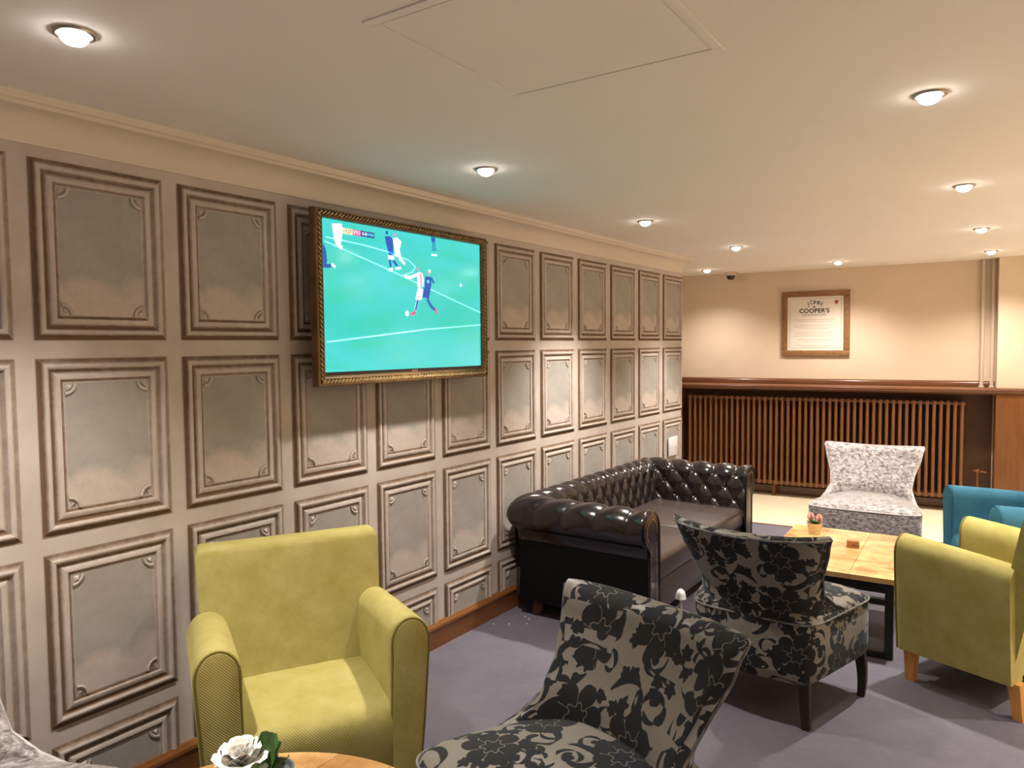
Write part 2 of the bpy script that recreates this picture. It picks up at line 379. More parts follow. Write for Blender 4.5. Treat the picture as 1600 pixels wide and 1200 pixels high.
# --- panelled paper on the left wall
PW, PH, PX, PZ = .4438, .5814, .5, .64
Y0, ZTOP = .5647, 2.2476
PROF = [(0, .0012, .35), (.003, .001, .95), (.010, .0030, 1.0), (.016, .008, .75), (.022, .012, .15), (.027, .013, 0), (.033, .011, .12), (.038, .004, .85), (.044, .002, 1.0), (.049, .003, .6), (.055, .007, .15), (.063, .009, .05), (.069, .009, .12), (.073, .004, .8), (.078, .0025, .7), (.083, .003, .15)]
def panel_mesh(name, zcut=None, ycut=None):
    b = MB(); bm = b.bm; col = bm.loops.layers.float_color.new('pat')
    hw, hh = PW/2, PH/2
    def put(pts, vals, field=0):
        f = bm.faces.new([bm.verts.new(p) for p in pts])
        for lp, v in zip(f.loops, vals): lp[col] = (v, field, 0, 1)
        return f
    cor = lambda d: [(-hw+d, -hh+d), (hw-d, -hh+d), (hw-d, hh-d), (-hw+d, hh-d)]
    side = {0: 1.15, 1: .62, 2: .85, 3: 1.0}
    nd = 6
    for (d0, h0, p0), (d1, h1, p1) in zip(PROF, PROF[1:]):
        a, c = cor(d0), cor(d1)
        for i in range(4):
            j = (i+1) % 4; k = side[i]
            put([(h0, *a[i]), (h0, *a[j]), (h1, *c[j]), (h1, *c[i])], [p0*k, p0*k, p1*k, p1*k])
    d, h, p = PROF[-1]; c = cor(d)
    put([(h, *q) for q in c], [.05]*4, 1)
    # corner scrolls
    for (sy, sz) in ((-1, -1), (1, -1), (1, 1), (-1, 1)):
        cy, cz = sy*(hw-d), sz*(hh-d)
        for R_, mr, k0 in ((.034, .0048, 1.0),):
            n = 7; rings = []
            for i in range(n):
                t = (i/(n-1))*pi/2; y, z = cy - sy*R_*cos(t), cz - sz*R_*sin(t); ox, oz = -sy*cos(t), -sz*sin(t)
                rings.append([(h+.0005+mr*1.3*max(0, sin(q)), y+ox*mr*1.4*cos(q), z+oz*mr*1.4*cos(q)) for q in (0, pi/4, pi/2, 3*pi/4, pi)])
            for ra, rb in zip(rings, rings[1:]):
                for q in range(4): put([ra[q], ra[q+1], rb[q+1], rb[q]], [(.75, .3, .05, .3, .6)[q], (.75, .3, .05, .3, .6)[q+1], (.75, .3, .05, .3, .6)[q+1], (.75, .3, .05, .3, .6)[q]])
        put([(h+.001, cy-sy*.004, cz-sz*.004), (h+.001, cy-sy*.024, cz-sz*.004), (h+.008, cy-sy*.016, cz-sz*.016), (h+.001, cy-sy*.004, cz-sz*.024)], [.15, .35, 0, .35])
    bmesh.ops.recalc_face_normals(bm, faces=list(bm.faces))
    for f in bm.faces:
        if f.normal.x < 0: f.normal_flip()
    def cut(co, no):
        g = list(bm.verts)+list(bm.edges)+list(bm.faces)
        bmesh.ops.bisect_plane(bm, geom=g, plane_co=co, plane_no=no, clear_outer=True)
    if zcut is not None: cut((0, 0, zcut), (0, 0, -1))
    if ycut is not None: cut((0, ycut, 0), (0, 1, 0))
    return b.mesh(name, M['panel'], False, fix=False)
full = panel_mesh('panel')
zc4 = ZTOP - 3*PZ - PH/2
low = panel_mesh('panel', zcut=.135 - zc4)
for c in range(-3, 12):
    for r in range(4):
        y = Y0 + c*PX + PW/2; z = ZTOP - r*PZ - PH/2
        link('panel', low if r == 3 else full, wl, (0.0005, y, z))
# light switch plate low on the end of the wall
sp = thing('socket_plate', 'white plastic wall plate low at the far end of the panelled wall', 'socket', (0, 6.26, .66))
MB().box(0.013, .024, -.100, .100, -.03, .14, .004, 2).build('plate', M['white'], sp)
MB().box(.023, .027, -.075, -.035, .045, .095, .002, 1).build('rocker', M['white'], sp)
MB().box(.023, .027, .035, .075, .045, .095, .002, 1).build('rocker', M['white'], sp)

# --- cornice
prof = [(0, 2.283), (.008, 2.283), (.010, 2.290)]
for i in range(9):
    t = i/8*pi/2; prof.append((.010+.080*(1-cos(t)), 2.290+.082*sin(t)))
prof += [(.100, 2.374), (.102, 2.386), (.112, 2.388), (.116, 2.398), (.118, CEIL+.002), (0, CEIL+.002)]
cn = MB(); cn.loft([[(x, y, z) for x, z in prof] for y in (-3.2, WEND)])
struct(cn.build('trim_2', M['cornice'], angle=25))
# --- skirting along the left wall
sk = [(0, 0), (.018, 0), (.018, .098), (.020, .104), (.024, .110), (.022, .122), (.014, .130), (.010, .137), (0, .139)]
b = MB(); b.loft([[(x, y, z) for x, z in sk] for y in (-3.2, WEND)]); struct(b.build('baseboard_left', M['skirt'], angle=25))

# --- back wall group, in its own frame (local x along the wall, -y into the room)
BO = Vector((0, 8.16, 0))
def back(o): o.location = BO; o.rotation_euler = (0, 0, ANG); return o
def BP(x, off, z): return (BO.x + x*cos(ANG) + off*sin(ANG), BO.y + x*sin(ANG) - off*cos(ANG), z)
struct(back(MB().box(-2.7, 7.3, 0, .15, 0, CEIL).build('wall_back', M['cream'], smooth=False)))
struct(back(MB().box(2.400, 7.2, -.205, 0, 1.20, CEIL).build('wall_back_breast', M['cream'], smooth=False)))
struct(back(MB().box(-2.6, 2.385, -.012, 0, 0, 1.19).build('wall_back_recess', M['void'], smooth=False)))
struct(back(MB().box(-2.6, -.575, -.20, 0, 0, 1.14, .003, 1).build('trim_3', M['brownwood'], smooth=False)))
b = MB(); b.box(2.395, 7.2, -.225, 0, 0, 1.14)
wp = struct(back(b.build('wall_back_panelling', M['brownwood'], smooth=False)))
pm_ = MB().box(0, .60-.004, -.012, 0, .11, 1.139, .002, 1).mesh('panel', M['brownwood'], False)
for k in range(7):
    link('panel', pm_, wp, (2.397+k*.6, -.225, 0))
struct(back(MB().box(2.40, 7.2, -.25, -.225, 0, .11, .004, 1).build('baseboard_back', M['skirt'])))
struct(back(MB().box(-.575, 2.395, -.03, -.012, 0, .09, .004, 1).build('baseboard_recess', M['shelfwood'])))
# shelf with rounded nosing and upstand
nose = [(0, 1.198), (-.235, 1.198), (-.252, 1.193), (-.262, 1.182), (-.262, 1.170), (-.254, 1.158), (-.246, 1.152), (-.246, 1.142), (-.236, 1.138), (0, 1.138)]
b = MB(); b.loft([[(x, y, z) for y, z in nose] for x in (-2.6, 7.2)])
sh = struct(back(b.build('trim_4', M['shelfwood'], angle=35)))
ups = [(0, 1.198), (-.028, 1.198), (-.028, 1.235), (-.022, 1.245), (-.012, 1.252), (0, 1.256)]
b = MB(); b.loft([[(x, y, z) for y, z in ups] for x in (-2.6, 2.397)])
struct(back(b.build('trim_5', M['shelfwood'], angle=35)))

# ================================================================ RADIATOR
rad = thing('column_radiator', 'long brown cast iron column radiator under the shelf of the back wall', 'radiator', BO, ANG)
b = MB()
for dy in (-.185, -.13, -.075):
    b.tube([(0, dy, .155), (0, dy, 1.035)], .0150, 8)
for zz, s in ((1.045, 1), (.150, -1)):
    b.box(-.020, .020, -.200, -.060, zz-.022, zz+.022, .010, 2)
b.tube([(-.029, -.165, .150), (.029, -.165, .150)], .017, 8); b.tube([(-.029, -.165, 1.045), (.029, -.165, 1.045)], .015, 8)
secm = b.mesh('radiator_section', M['radiator'])
NS = 46
for k in range(NS): link('radiator_section', secm, rad, (-.485 + k*.0582, 0, 0))
fm = MB().tube([(0, 0, 0), (0, 0, .13)], [.020, .014], 8).mesh('foot', M['radiator'])
for x in (-.4, .42, 1.3, 2.05): link('foot', fm, rad, (x, -.13, .0))
vt = MB(); vt.tube([(2.13, -.13, .15), (2.27, -.13, .15)], .011, 8); vt.tube([(2.27, -.13, .15), (2.27, -.13, .40)], .011, 8); vt.ball((2.27, -.13, .40), .022); vt.tube([(2.235, -.13, .405), (2.345, -.13, .395)], .009, 8)
vt.build('valve_pipe', M['radiator'], rad)

# ================================================================ PIPES
for k, (x, lab) in enumerate(((2.288, 'left cream heating pipe running from shelf to ceiling'), (2.370, 'right cream heating pipe beside the wall corner'))):
    p = thing('heating_pipe', lab, 'pipe', BP(x, .055, 1.2), ANG, 'pair of cream pipes on the back wall')
    MB().tube([(0, 0, 0), (0, 0, CEIL-1.2)], .0165, 12).build('pipe', M['pipe'], p)
    MB().lathe([(.026, .0), (.026, .006), (.018, .010)], 16).build('collar', M['pipe'], p)
    MB().box(-.006, .006, 0, .054, .62, .64, .002, 1).build('bracket', M['pipe'], p)
    if k: MB().lathe([(.020, .79), (.020, .83)], 12).build('joint', M['pipe'], p)

# ================================================================ FRAMED POSTER
def text_mesh(body, size, mat, name, parent, loc, rot, shear=0, spacing=1.0, offset=0, align='CENTER'):
    cu = bpy.data.curves.new('t', 'FONT'); cu.body = body; cu.size = size; cu.align_x = align; cu.align_y = 'CENTER'; cu.extrude = .0004; cu.shear = shear; cu.space_character = spacing; cu.offset = offset
    to = bpy.data.objects.new('t', cu); C.objects.link(to)
    dg = bpy.context.evaluated_depsgraph_get(); me = bpy.data.meshes.new_from_object(to.evaluated_get(dg))
    bpy.data.objects.remove(to); me.materials.clear(); me.materials.append(mat)
    return link(name, me, parent, loc, rot)
pw, ph = .667, .683
po = thing('framed_poster', 'square brown framed poster with black lettering on the cream back wall', 'picture', BP(.798, .002, 1.498), ANG)
for (x0, x1, z0_, z1) in ((-pw/2, pw/2, ph-.058, ph), (-pw/2, pw/2, 0, .058), (-pw/2, -pw/2+.058, .058, ph-.058), (pw/2-.058, pw/2, .058, ph-.058)):
    MB().box(x0, x1, -.026, 0, z0_, z1, .006, 2).build('frame_rail', M['mdfframe'], po)
MB().box(-pw/2+.05, pw/2-.05, -.012, -.001, .05, ph-.05).build('poster_sheet', M['paper'], po, smooth=False)
b = MB(); e = .080
for (x0, x1, z0_, z1) in ((-pw/2+e, pw/2-e, ph-e-.004, ph-e), (-pw/2+e, pw/2-e, e, e+.004), (-pw/2+e, -pw/2+e+.004, e, ph-e), (pw/2-e-.004, pw/2-e, e, ph-e)):
    b.box(x0, x1, -.0128, -.012, z0_, z1)
b.build('border_line', simple('rosy_ink', (.50, .33, .27), None, 5, .7), po, smooth=False)
RX = (pi/2, 0, 0)
for ch, x, dz, tl in (('J', -.062, -.018, .30), ('O', -.022, 0, .12), ('H', .022, .0, -.12), ('N', .062, -.018, -.30)):
    text_mesh(ch, .062, M['ink'], 'lettering', po, (x*.95-.01, -.0129, ph-.120+dz*.8), (pi/2, -(-tl), 0) if 0 else (pi/2, -tl, 0))
text_mesh('&', .030, M['ink'], 'lettering', po, (-.01, -.0129, ph-.168), RX, 0, 1, .0008)
text_mesh("COOPER'S", .062, M['ink'], 'lettering', po, (-.01, -.0129, ph-.210), RX, 0, 1.05, .0016)
text_mesh('RESTAURANT & BAR', .026, simple('grey_ink', (.25, .19, .15), None, 5, .7), 'lettering', po, (-.01, -.0129, ph-.252), RX, 0, 1)
b = MB()
z = ph-.300
for para, wds in ((2, (.40, .34)), (3, (.38, .40, .30)), (3, (.38, .36, .40)), (2, (.34, .20)), (2, (.36, .26))):
    for i in range(para):
        b.box(-wds[i % len(wds)]/2-.01, wds[i % len(wds)]/2-.01, -.0126, -.012, z-.004, z+.003); z -= .019
    z -= .020
b.build('fine_print', M['faintink'], po, smooth=False)
b = MB(); cx_, cz_ = .205, ph-.125
b.poly([(cx_-.018, -.0128, cz_+.022), (cx_+.018, -.0128, cz_+.022), (cx_+.018, -.0128, cz_), (cx_, -.0128, cz_-.026), (cx_-.018, -.0128, cz_)])
b.build('crest', M['redink'], po, smooth=False)

# ================================================================ CEILING FITTINGS
lensm = emis('lamp_lens', (1.0, .95, .89), LENS_E)
b = MB(); b.lathe([(.050, 0), (.050, -.003), (.047, -.007), (.041, -.008), (.036, -.004), (.036, 0)], 28, cap=False); bez = b.mesh('bezel', M['chrome'])
b = MB(); b.lathe([(.0340, -.001), (.0340, -.008), (.031, -.017), (.023, -.025), (.010, -.030), (.001, -.031)], 24); len_ = b.mesh('lens', lensm)
spots = {
 (.665, .91): 'brightest downlight at the upper left, nearest the camera above the panelled wall',
 (.640, 2.63): 'ceiling downlight directly above the television',
 (.625, 4.33): 'ceiling downlight above the near end of the leather sofa',
 (.690, 5.92): 'ceiling downlight above the far end of the leather sofa',
 (-.135, 7.55): 'ceiling downlight past the end of the cornice beside the dome camera',
 (1.13, 7.61): 'ceiling downlight above the framed poster',
 (2.336, 2.68): 'largest ceiling downlight at the upper right',
 (2.338, 4.33): 'ceiling downlight second from the front of the right row',
 (2.346, 6.04): 'ceiling downlight third from the front of the right row',
 (2.360, 7.58): 'ceiling downlight in front of the two heating pipes',
}
extra = [(2.34, .95), (.66, -.8), (2.34, -.8), (4.0, -.8), (4.0, .95), (4.0, 2.68), (4.0, 4.35), (4.0, 6.05), (4.0, 7.6), (5.7, .95), (5.7, 2.68), (5.7, 4.35), (5.7, 6.05), (5.7, 7.7)]  # downlights added out of view, powered to brighten the ceiling by bounce
pows = {}
def downlight(x, y, lab, k=1.0):
    t = thing('ceiling_downlight', lab, 'downlight', (x, y, CEIL), 0, 'recessed ceiling downlights')
    link('bezel', bez, t); link('lens', len_, t)
    ld = bpy.data.lights.new('spot', 'SPOT'); ld.energy = SPOT_W*k; ld.color = SPOT_COL; ld.spot_size = radians(132 if y > 7.3 else SPOT_ANG); ld.spot_blend = SPOT_BLEND; ld.shadow_soft_size = .035
    link('bulb', ld, t, (0, 0, -.045))
SK = {(.665, .91): .85, (.640, 2.63): .9, (.625, 4.33): 1.5, (.690, 5.92): 1.2, (-.135, 7.55): .35, (1.13, 7.61): .55, (2.336, 2.68): .18, (2.338, 4.33): 1.2, (2.346, 6.04): 1.0, (2.360, 7.58): .55}
for (x, y), lab in spots.items(): downlight(x, y, lab, SK[(x, y)])
cols = {.66: 'above the panelled wall', 2.34: 'in the row along the middle of the room', 4.0: 'in the row over the pale boards', 5.7: 'in the row nearest the right wall'}
rows = {-.8: 'behind the round table', .95: 'level with the round table', 2.68: 'level with the television', 4.35: 'level with the near sofa arm', 6.05: 'level with the silver chair', 7.6: 'by the back wall', 7.7: 'by the back wall'}
for i, (x, y) in enumerate(extra):
    downlight(x, y, 'added unseen ceiling downlight %s, %s' % (cols[x], rows[y]), (1.9 if y < 0 else (1.0 if y > 7 else 1.8 if x > 3 else 1.0)*(.12 if y < 1 and x > 2 else .45 if y < 3 and x < 4.5 else 1)))
# hatch
ha = thing('ceiling_hatch', 'square plastered access hatch flush in the white ceiling', 'hatch', (1.605, 1.615, CEIL), radians(1))
MB().box(-.300, .300, -.300, .300, -.003, 0, .001, 1).build('hatch_door', M['ceiling'], ha, smooth=False)
for (x0, x1, y0, y1) in ((-.332, .332, .304, .332), (-.332, .332, -.332, -.304), (-.332, -.304, -.304, .304), (.304, .332, -.304, .304)):
    MB().box(x0, x1, y0, y1, -.004, 0, .0015, 1).build('frame_strip', M['ceiling'], ha, smooth=False)
# dome camera
dc = thing('dome_camera', 'small white ceiling dome camera with dark lens near the back wall', 'security camera', (-.02, 7.96, CEIL))
MB().lathe([(.062, 0), (.064, -.010), (.062, -.034), (.052, -.040)], 24).build('housing', M['pipe'], dc)
MB().lathe([(.046, -.038), (.044, -.055), (.034, -.072), (.018, -.082), (.002, -.085)], 24).build('dome', M['blackplastic'], dc)

# ================================================================ TELEVISION
XF = .14; ty0, ty1, tz0, tz1 = 2.098, 3.312, 1.466, 2.230
sy0, sy1, sz0, sz1 = 2.152, 3.268, 1.527, 2.190
tv = thing('framed_television', 'wall mounted television in an antique gold rope edged frame showing football', 'television', (0, (ty0+ty1)/2, tz0))
oy, oz = (ty0+ty1)/2, tz0
def TV(b, name, mat, **k): 
    bmesh.ops.translate(b.bm, vec=(0, -oy, -oz), verts=list(b.bm.verts)); return b.build(name, mat, tv, **k)
# frame: mitred loft
fp = [(0, .100), (0, .128), (.004, .136), (.012, .138), (.016, .130), (.032, .130), (.038, .134), (.046, .130), (.052, .118), (.052, .100)]
def rect(d, x): return [(x, ty0+d*1.0, tz0+d*.88), (x, ty1-d*.9, tz0+d*.88), (x, ty1-d*.9, tz1-d*.78), (x, ty0+d*1.0, tz1-d*.78)]
b = MB(); b.loft([rect(d, x) for d, x in fp], True, False, False); TV(b, 'frame', M['gold'], angle=25)
b = MB(); d = .024
ya, yb_, za, zb = ty0+d, ty1-d*.9, tz0+d*.88, tz1-d*.78
pth = []
def seg(p, q):
    n = int((Vector(q)-Vector(p)).length/.0205)
    for i in range(n):
        t = (i+.5)/n; c = Vector(p).lerp(Vector(q), t); dr = (Vector(q)-Vector(p)).normalized()
        a = atan2(dr.z, dr.y)
        b.ball(c, .0145, (.65, 1.05, .30), 8, 5, 0, Matrix.Rotation(a + radians(38), 3, 'X').to_4x4())
for p, q in (((.132, ya, za), (.132, yb_, za)), ((.132, yb_, za), (.132, yb_, zb)), ((.132, yb_, zb), (.132, ya, zb)), ((.132, ya, zb), (.132, ya, za))): seg(p, q)
TV(b, 'rope_moulding', M['goldhi'])
b = MB().box(.070, .118, ty0+.045, ty1-.045, tz0+.03, tz1-.03, .004, 1); TV(b, 'casing', M['blackplastic'])
b = MB().box(.0005, .070, oy-.2, oy+.2, tz0+.2, tz0+.5, .004, 1); TV(b, 'wall_bracket', M['blacksteel'])
def screen_mat():
    m, nt, bs = newmat('football_pitch_screen'); co = coords(nt, scale=(1, 1, 3))
    a = noise(nt, co, 1.6, 3, .5); b_ = noise(nt, coords(nt, scale=(1, 1.2, 6)), 3.0, 3, .5)
    c = mixc(nt, ramp(nt, a, .32, .68), (.022, .58, .50), (.065, .66, .68))
    c = mixc(nt, math_(nt, 'MULTIPLY', ramp(nt, b_, .45, .7), .45), c, (.03, .60, .36))
    L(nt, c, bs.inputs['Emission Color']); bs.inputs['Base Color'].default_value = (.01, .02, .02, 1)
    bs.inputs['Emission Strength'].default_value = TVE; bs.inputs['Roughness'].default_value = .12; return m
b = MB().box(.110, .1190, sy0, sy1, sz0, sz1); scr = TV(b, 'screen', screen_mat(), smooth=False)
E_ = {k: emis('screen_'+k, c, TVE) for k, c in dict(w=(.66, .62, .82), n=(.010, .07, .36), s=(.35, .25, .40), b=(.85, .95, .95), r=(.85, .05, .12), t=(.02, .25, .42), h=(.9, .9, .75), p=(.25, .93, .85), y=(.75, .72, .35), m=(.72, .04, .25), d=(.008, .03, .18), c=(.1, .6, .85)).items()}
def flat(parts, name):
    b = MB(); mats = []
    for lay, (k, kind, pts) in enumerate(parts):
        if E_[k] not in mats: mats.append(E_[k])
        mi = mats.index(E_[k]); x = .1195 + .00025*lay
        if kind == 'poly': b.poly([(x, y, z) for y, z in pts], mi)
        elif kind == 'disc':
            (y, z), r = pts; b.poly([(x, y+r*cos(a*pi/6), z+r*sin(a*pi/6)) for a in range(12)], mi)
        else:
            for (p, q) in zip(pts, pts[1:]):
                wd = float(kind); dy, dz = q[0]-p[0], q[1]-p[1]; l = sqrt(dy*dy+dz*dz)+1e-6; ny, nz_ = -dz/l*wd, dy/l*wd
                b.poly([(x, p[0]+ny, p[1]+nz_), (x, q[0]+ny, q[1]+nz_), (x, q[0]-ny, q[1]-nz_), (x, p[0]-ny, p[1]-nz_)], mi)
    bmesh.ops.translate(b.bm, vec=(0, -oy, -oz), verts=list(b.bm.verts))
    bm = b.bm; bm.normal_update()
    for f in bm.faces:
        if f.normal.x < 0: f.normal_flip()
    me = b.mesh(name, mats, False, fix=False); o = link(name, me, scr); return o
for l_ in ([(2.163, 2.092), (2.493, 2.014), (3.265, 1.820)], [(2.17, 2.11), (2.387, 2.099), (2.551, 2.083), (2.692, 2.056), (2.74, 2.027), (2.715, 2.0), (2.642, 1.978)], [(2.164, 1.658), (2.81, 1.721), (3.266, 1.752)]):
    flat([('p', '.0032', l_)], 'pitch_line')
flat([('w', '.008', [(2.749, 1.991), (2.705, 1.974), (2.663, 1.975)]), ('w', '.008', [(2.752, 1.868), (2.735, 1.815)]), ('w', 'poly', [(2.749, 1.998), (2.768, 2.007), (2.79, 2.001), (2.801, 1.972), (2.797, 1.942), (2.766, 1.915), (2.751, 1.935)]), ('w', 'poly', [(2.752, 1.923), (2.795, 1.921), (2.784, 1.87), (2.759, 1.866), (2.734, 1.869)]), ('n', '.006', [(2.752, 1.866), (2.735, 1.815)]), ('r', '.007', [(2.703, 1.792), (2.735, 1.806)]), ('s', 'disc', ((2.755, 2.02), .010)), ('m', '.003', [(2.775, 2.0), (2.779, 1.93)])], 'footballer')
flat([('n', '.006', [(2.858, 1.983), (2.877, 1.956)]), ('n', '.008', [(2.823, 1.873), (2.861, 1.83), (2.884, 1.823)]), ('n', 'poly', [(2.812, 1.986), (2.858, 1.987), (2.857, 1.95), (2.847, 1.915), (2.836, 1.872), (2.807, 1.881), (2.778, 1.878), (2.805, 1.939)]), ('c', 'disc', ((2.832, 1.962), .009)), ('r', '.006', [(2.884, 1.828), (2.892, 1.802)]), ('h', 'disc', ((2.842, 2.014), .010)), ('s', 'disc', ((2.834, 2.004), .010))], 'footballer')
flat([('n', 'poly', [(2.53, 2.153), (2.561, 2.158), (2.584, 2.147), (2.585, 2.071), (2.556, 2.068), (2.538, 2.118)]), ('w', 'poly', [(2.548, 2.067), (2.588, 2.071), (2.593, 2.047), (2.55, 2.047)]), ('n', '.007', [(2.559, 2.048), (2.566, 2.013)]), ('n', '.007', [(2.582, 2.046), (2.61, 2.02)]), ('b', '.007', [(2.551, 1.998), (2.578, 2.005)]), ('b', '.006', [(2.595, 2.008), (2.634, 2.014)]), ('n', 'disc', ((2.542, 2.172), .009))], 'footballer')
flat([('w', 'poly', [(2.581, 2.151), (2.614, 2.158), (2.643, 2.141), (2.63, 2.103), (2.638, 2.067), (2.6, 2.064), (2.592, 2.099)]), ('w', '.008', [(2.623, 2.062), (2.665, 2.035)]), ('s', 'disc', ((2.599, 2.168), .010))], 'footballer')
flat([('n', 'poly', [(2.859, 2.188), (2.893, 2.188), (2.89, 2.164), (2.865, 2.162)]), ('t', 'poly', [(2.869, 2.162), (2.888, 2.164), (2.901, 2.122), (2.864, 2.119)]), ('b', '.005', [(2.861, 2.099), (2.904, 2.101)])], 'footballer')
flat([('w', 'poly', [(2.206, 2.172), (2.262, 2.178), (2.271, 2.158), (2.259, 2.092), (2.22, 2.095), (2.211, 2.138)]), ('b', '.010', [(2.228, 2.095), (2.262, 2.070)])], 'footballer')
flat([('n', 'poly', [(2.154, 2.084), (2.170, 2.060), (2.176, 2.01), (2.166, 1.98), (2.154, 1.979)]), ('n', '.008', [(2.16, 1.985), (2.198, 1.988)]), ('b', '.006', [(2.200, 1.996), (2.222, 1.985)])], 'footballer')
flat([('b', 'disc', ((2.674, 1.797), .0135))], 'football')
flat([('b', 'disc', ((3.096, 1.960), .008))], 'white_marker')
flat([('y', 'poly', [(2.264, 2.161), (2.327, 2.161), (2.327, 2.136), (2.264, 2.136)]), ('m', 'poly', [(2.327, 2.161), (2.376, 2.161), (2.376, 2.136), (2.327, 2.136)]), ('d', 'poly', [(2.376, 2.161), (2.462, 2.161), (2.462, 2.136), (2.376, 2.136)])], 'score_bar')
for tx, yy, kk, sz_ in (('13:27', 2.2955, 'd', .023), ('STO', 2.3515, 'b', .022), ('0-0', 2.3985, 'b', .022), ('WBA', 2.437, 'c', .020)):
    t = text_mesh(tx, sz_, E_[kk], 'score_text', scr, (.1206, yy-oy, 2.148-oz), (pi/2, 0, pi/2))
b = MB().box(.1185, .1195, 2.70, 2.745, sz0-.014, sz0-.006); TV(b, 'maker_badge', M['chrome'], smooth=False)

# ================================================================ CHESTERFIELD SOFA
so = thing('chesterfield_sofa', 'dark brown leather button tufted two seat sofa with rolled arms against the panelled wall', 'sofa', (0, 0, 0))
XB, YA, YB, XFR = .150, 3.675, 5.455, .950
RC, RR = .628, .108
prof = []   # (o outward, z, s along tufted face from seat up; -1 = untufted)
for z in (.10, .20, .30, .40, .47): prof.append((.035, z, None))
nA = 26
arc = []
for i in range(nA+1):
    a = radians(-62 + (245)*i/nA); arc.append((RR*cos(a), RC+RR*sin(a)))
inner = []
(o0, z0_) = arc[-1]
nI = 22
for i in range(1, nI+1):
    t = i/nI; inner.append((o0 - .035*sin(t*pi*.5), z0_ + (.375-z0_)*t))
pts = arc+inner
S_tot = sum(sqrt((pts[i+1][0]-pts[i][0])**2+(pts[i+1][1]-pts[i][1])**2) for i in range(len(pts)-1))
acc = 0; res = []
for i, p in enumerate(pts):
    if i: acc += sqrt((p[0]-pts[i-1][0])**2+(p[1]-pts[i-1][1])**2)
    res.append((p[0], p[1], S_tot-acc))
prof += res
S3 = .315; Bs = .098
def tuft(u, s, asp):
    r = (S3-s)/Bs
    if r >= 0: P = abs(sin(pi*(u+r/2))*sin(pi*(u-r/2)))
    else: P = sin(pi*u)**2
    k = 1.0
    if r < 0: k = max(0.0, 1-(-r)/3.6)**.5*.9
    if s < .05: k *= max(.25, s/.05)
    d = .032*(P**.30-1)*k
    if r >= -.4:
        for rr in (0, 1, 2):
            uc = round(u - .5*(rr % 2)) + .5*(rr % 2)
            q = ((u-uc)*asp)**2 + ((r-rr)*Bs)**2
            d -= .014*math.exp(-q/(.013**2))
    return d
npf = len(prof)
nrm = []
for i in range(npf):
    a = prof[max(0, i-1)]; c = prof[min(npf-1, i+1)]; t = Vector((c[0]-a[0], c[1]-a[1])).normalized(); nrm.append((t.y, -t.x))
def pt(seg, q, o, z):   # q 0..1 along the segment
    if seg == 0: return Vector((XFR + (XB - o - XFR)*q, YA - o, z))
    if seg == 1: return Vector((XB - o, (YA-o) + ((YB+o)-(YA-o))*q, z))
    return Vector((XB-o + (XFR-(XB-o))*q, YB + o, z))
b = MB(); rings = []; buttons = []
for sg, ncol, ln, nst in ((0, 5, XFR-XB, 80), (1, 12, YB-YA, 190), (2, 5, XFR-XB, 80)):
    asp = ln/ncol
    for i in range(nst+(1 if sg == 2 else 0)):
        q = i/nst; u = q*ncol
        if sg == 0: u = q*ncol + .5
        if sg == 2: u = q*ncol
        if sg == 2: u = q*(ncol-.5)
        if sg == 0: u = .5 + q*(ncol-.5)
        ring = []
        for k, (o, z, s) in enumerate(prof):
            d = tuft(u, s, asp) if s is not None else 0
            if s is not None:
                oo, zz = o - 0, z
                o2 = o + nrm[k][0]*d*1.0; z2 = z + nrm[k][1]*d
                ring.append(pt(sg, q, o2, z2))
            else: ring.append(pt(sg, q, o, z))
        rings.append(ring)
R = b.loft(rings, False, False, False)
bm = b.bm
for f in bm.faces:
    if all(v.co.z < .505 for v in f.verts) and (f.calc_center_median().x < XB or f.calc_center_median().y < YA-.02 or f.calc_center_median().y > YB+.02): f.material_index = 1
for _ in range(10):
    vv = [v for v in bm.verts if v.co.x < XB+.02 and v.co.z > .3 and (v.co.y < YA-.01 or v.co.y > YB+.01)]
    bmesh.ops.smooth_vert(bm, verts=vv, factor=.5, use_axis_x=True, use_axis_y=True, use_axis_z=False)
cv = [p.co.copy() for p in R[0]]; cv2 = [p.co.copy() for p in R[-1]]
bm.faces.new(R[0]); bm.faces.new(list(reversed(R[-1])))
bmesh.ops.recalc_face_normals(bm, faces=list(bm.faces))
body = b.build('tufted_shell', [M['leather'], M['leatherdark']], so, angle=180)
# buttons
b = MB()
for sg, ncol, ln in ((0, 5, XFR-XB), (1, 12, YB-YA), (2, 5, XFR-XB)):
    for rr in (0, 1, 2):
        s_t = S3 - rr*Bs
        for k in range(ncol+1):
            u = k + .5*(rr % 2)
            q = {0: (u-.5)/(ncol-.5), 1: u/ncol, 2: u/(ncol-.5)}[sg]
            if q <= .03 or q >= .97: continue
            best = min((i for i in range(npf) if prof[i][2] is not None), key=lambda i: abs(prof[i][2]-s_t))
            o, z, _ = prof[best]; n = nrm[best]
            c = pt(sg, q, o - n[0]*.030, z - n[1]*.030)
            b.ball(c, .010, (1, 1, 1), 8, 5)
stuff(b.build('button', M['leather'], so))
# base rail, seat deck and outer lower panels
MB().box(.06, XFR-.03, YA+.0, YB-.0, .10, .295, .012, 2).build('base_rail', M['leatherflat'], so)
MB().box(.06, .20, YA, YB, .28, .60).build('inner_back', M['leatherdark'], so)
ym = (YA+YB)/2
for y0, y1 in ((YA+.105, ym-.004), (ym+.004, YB-.105)):
    cu = MB(); cu.box(.22, XFR-.005, y0, y1, .297, .432, .030, 4)
    for v in cu.bm.verts:
        if v.co.z > .40:
            v.co.z += .016*(1-((v.co.x-.57)/.36)**2)
    cu.build('seat_cushion', M['leatherflat'], so)
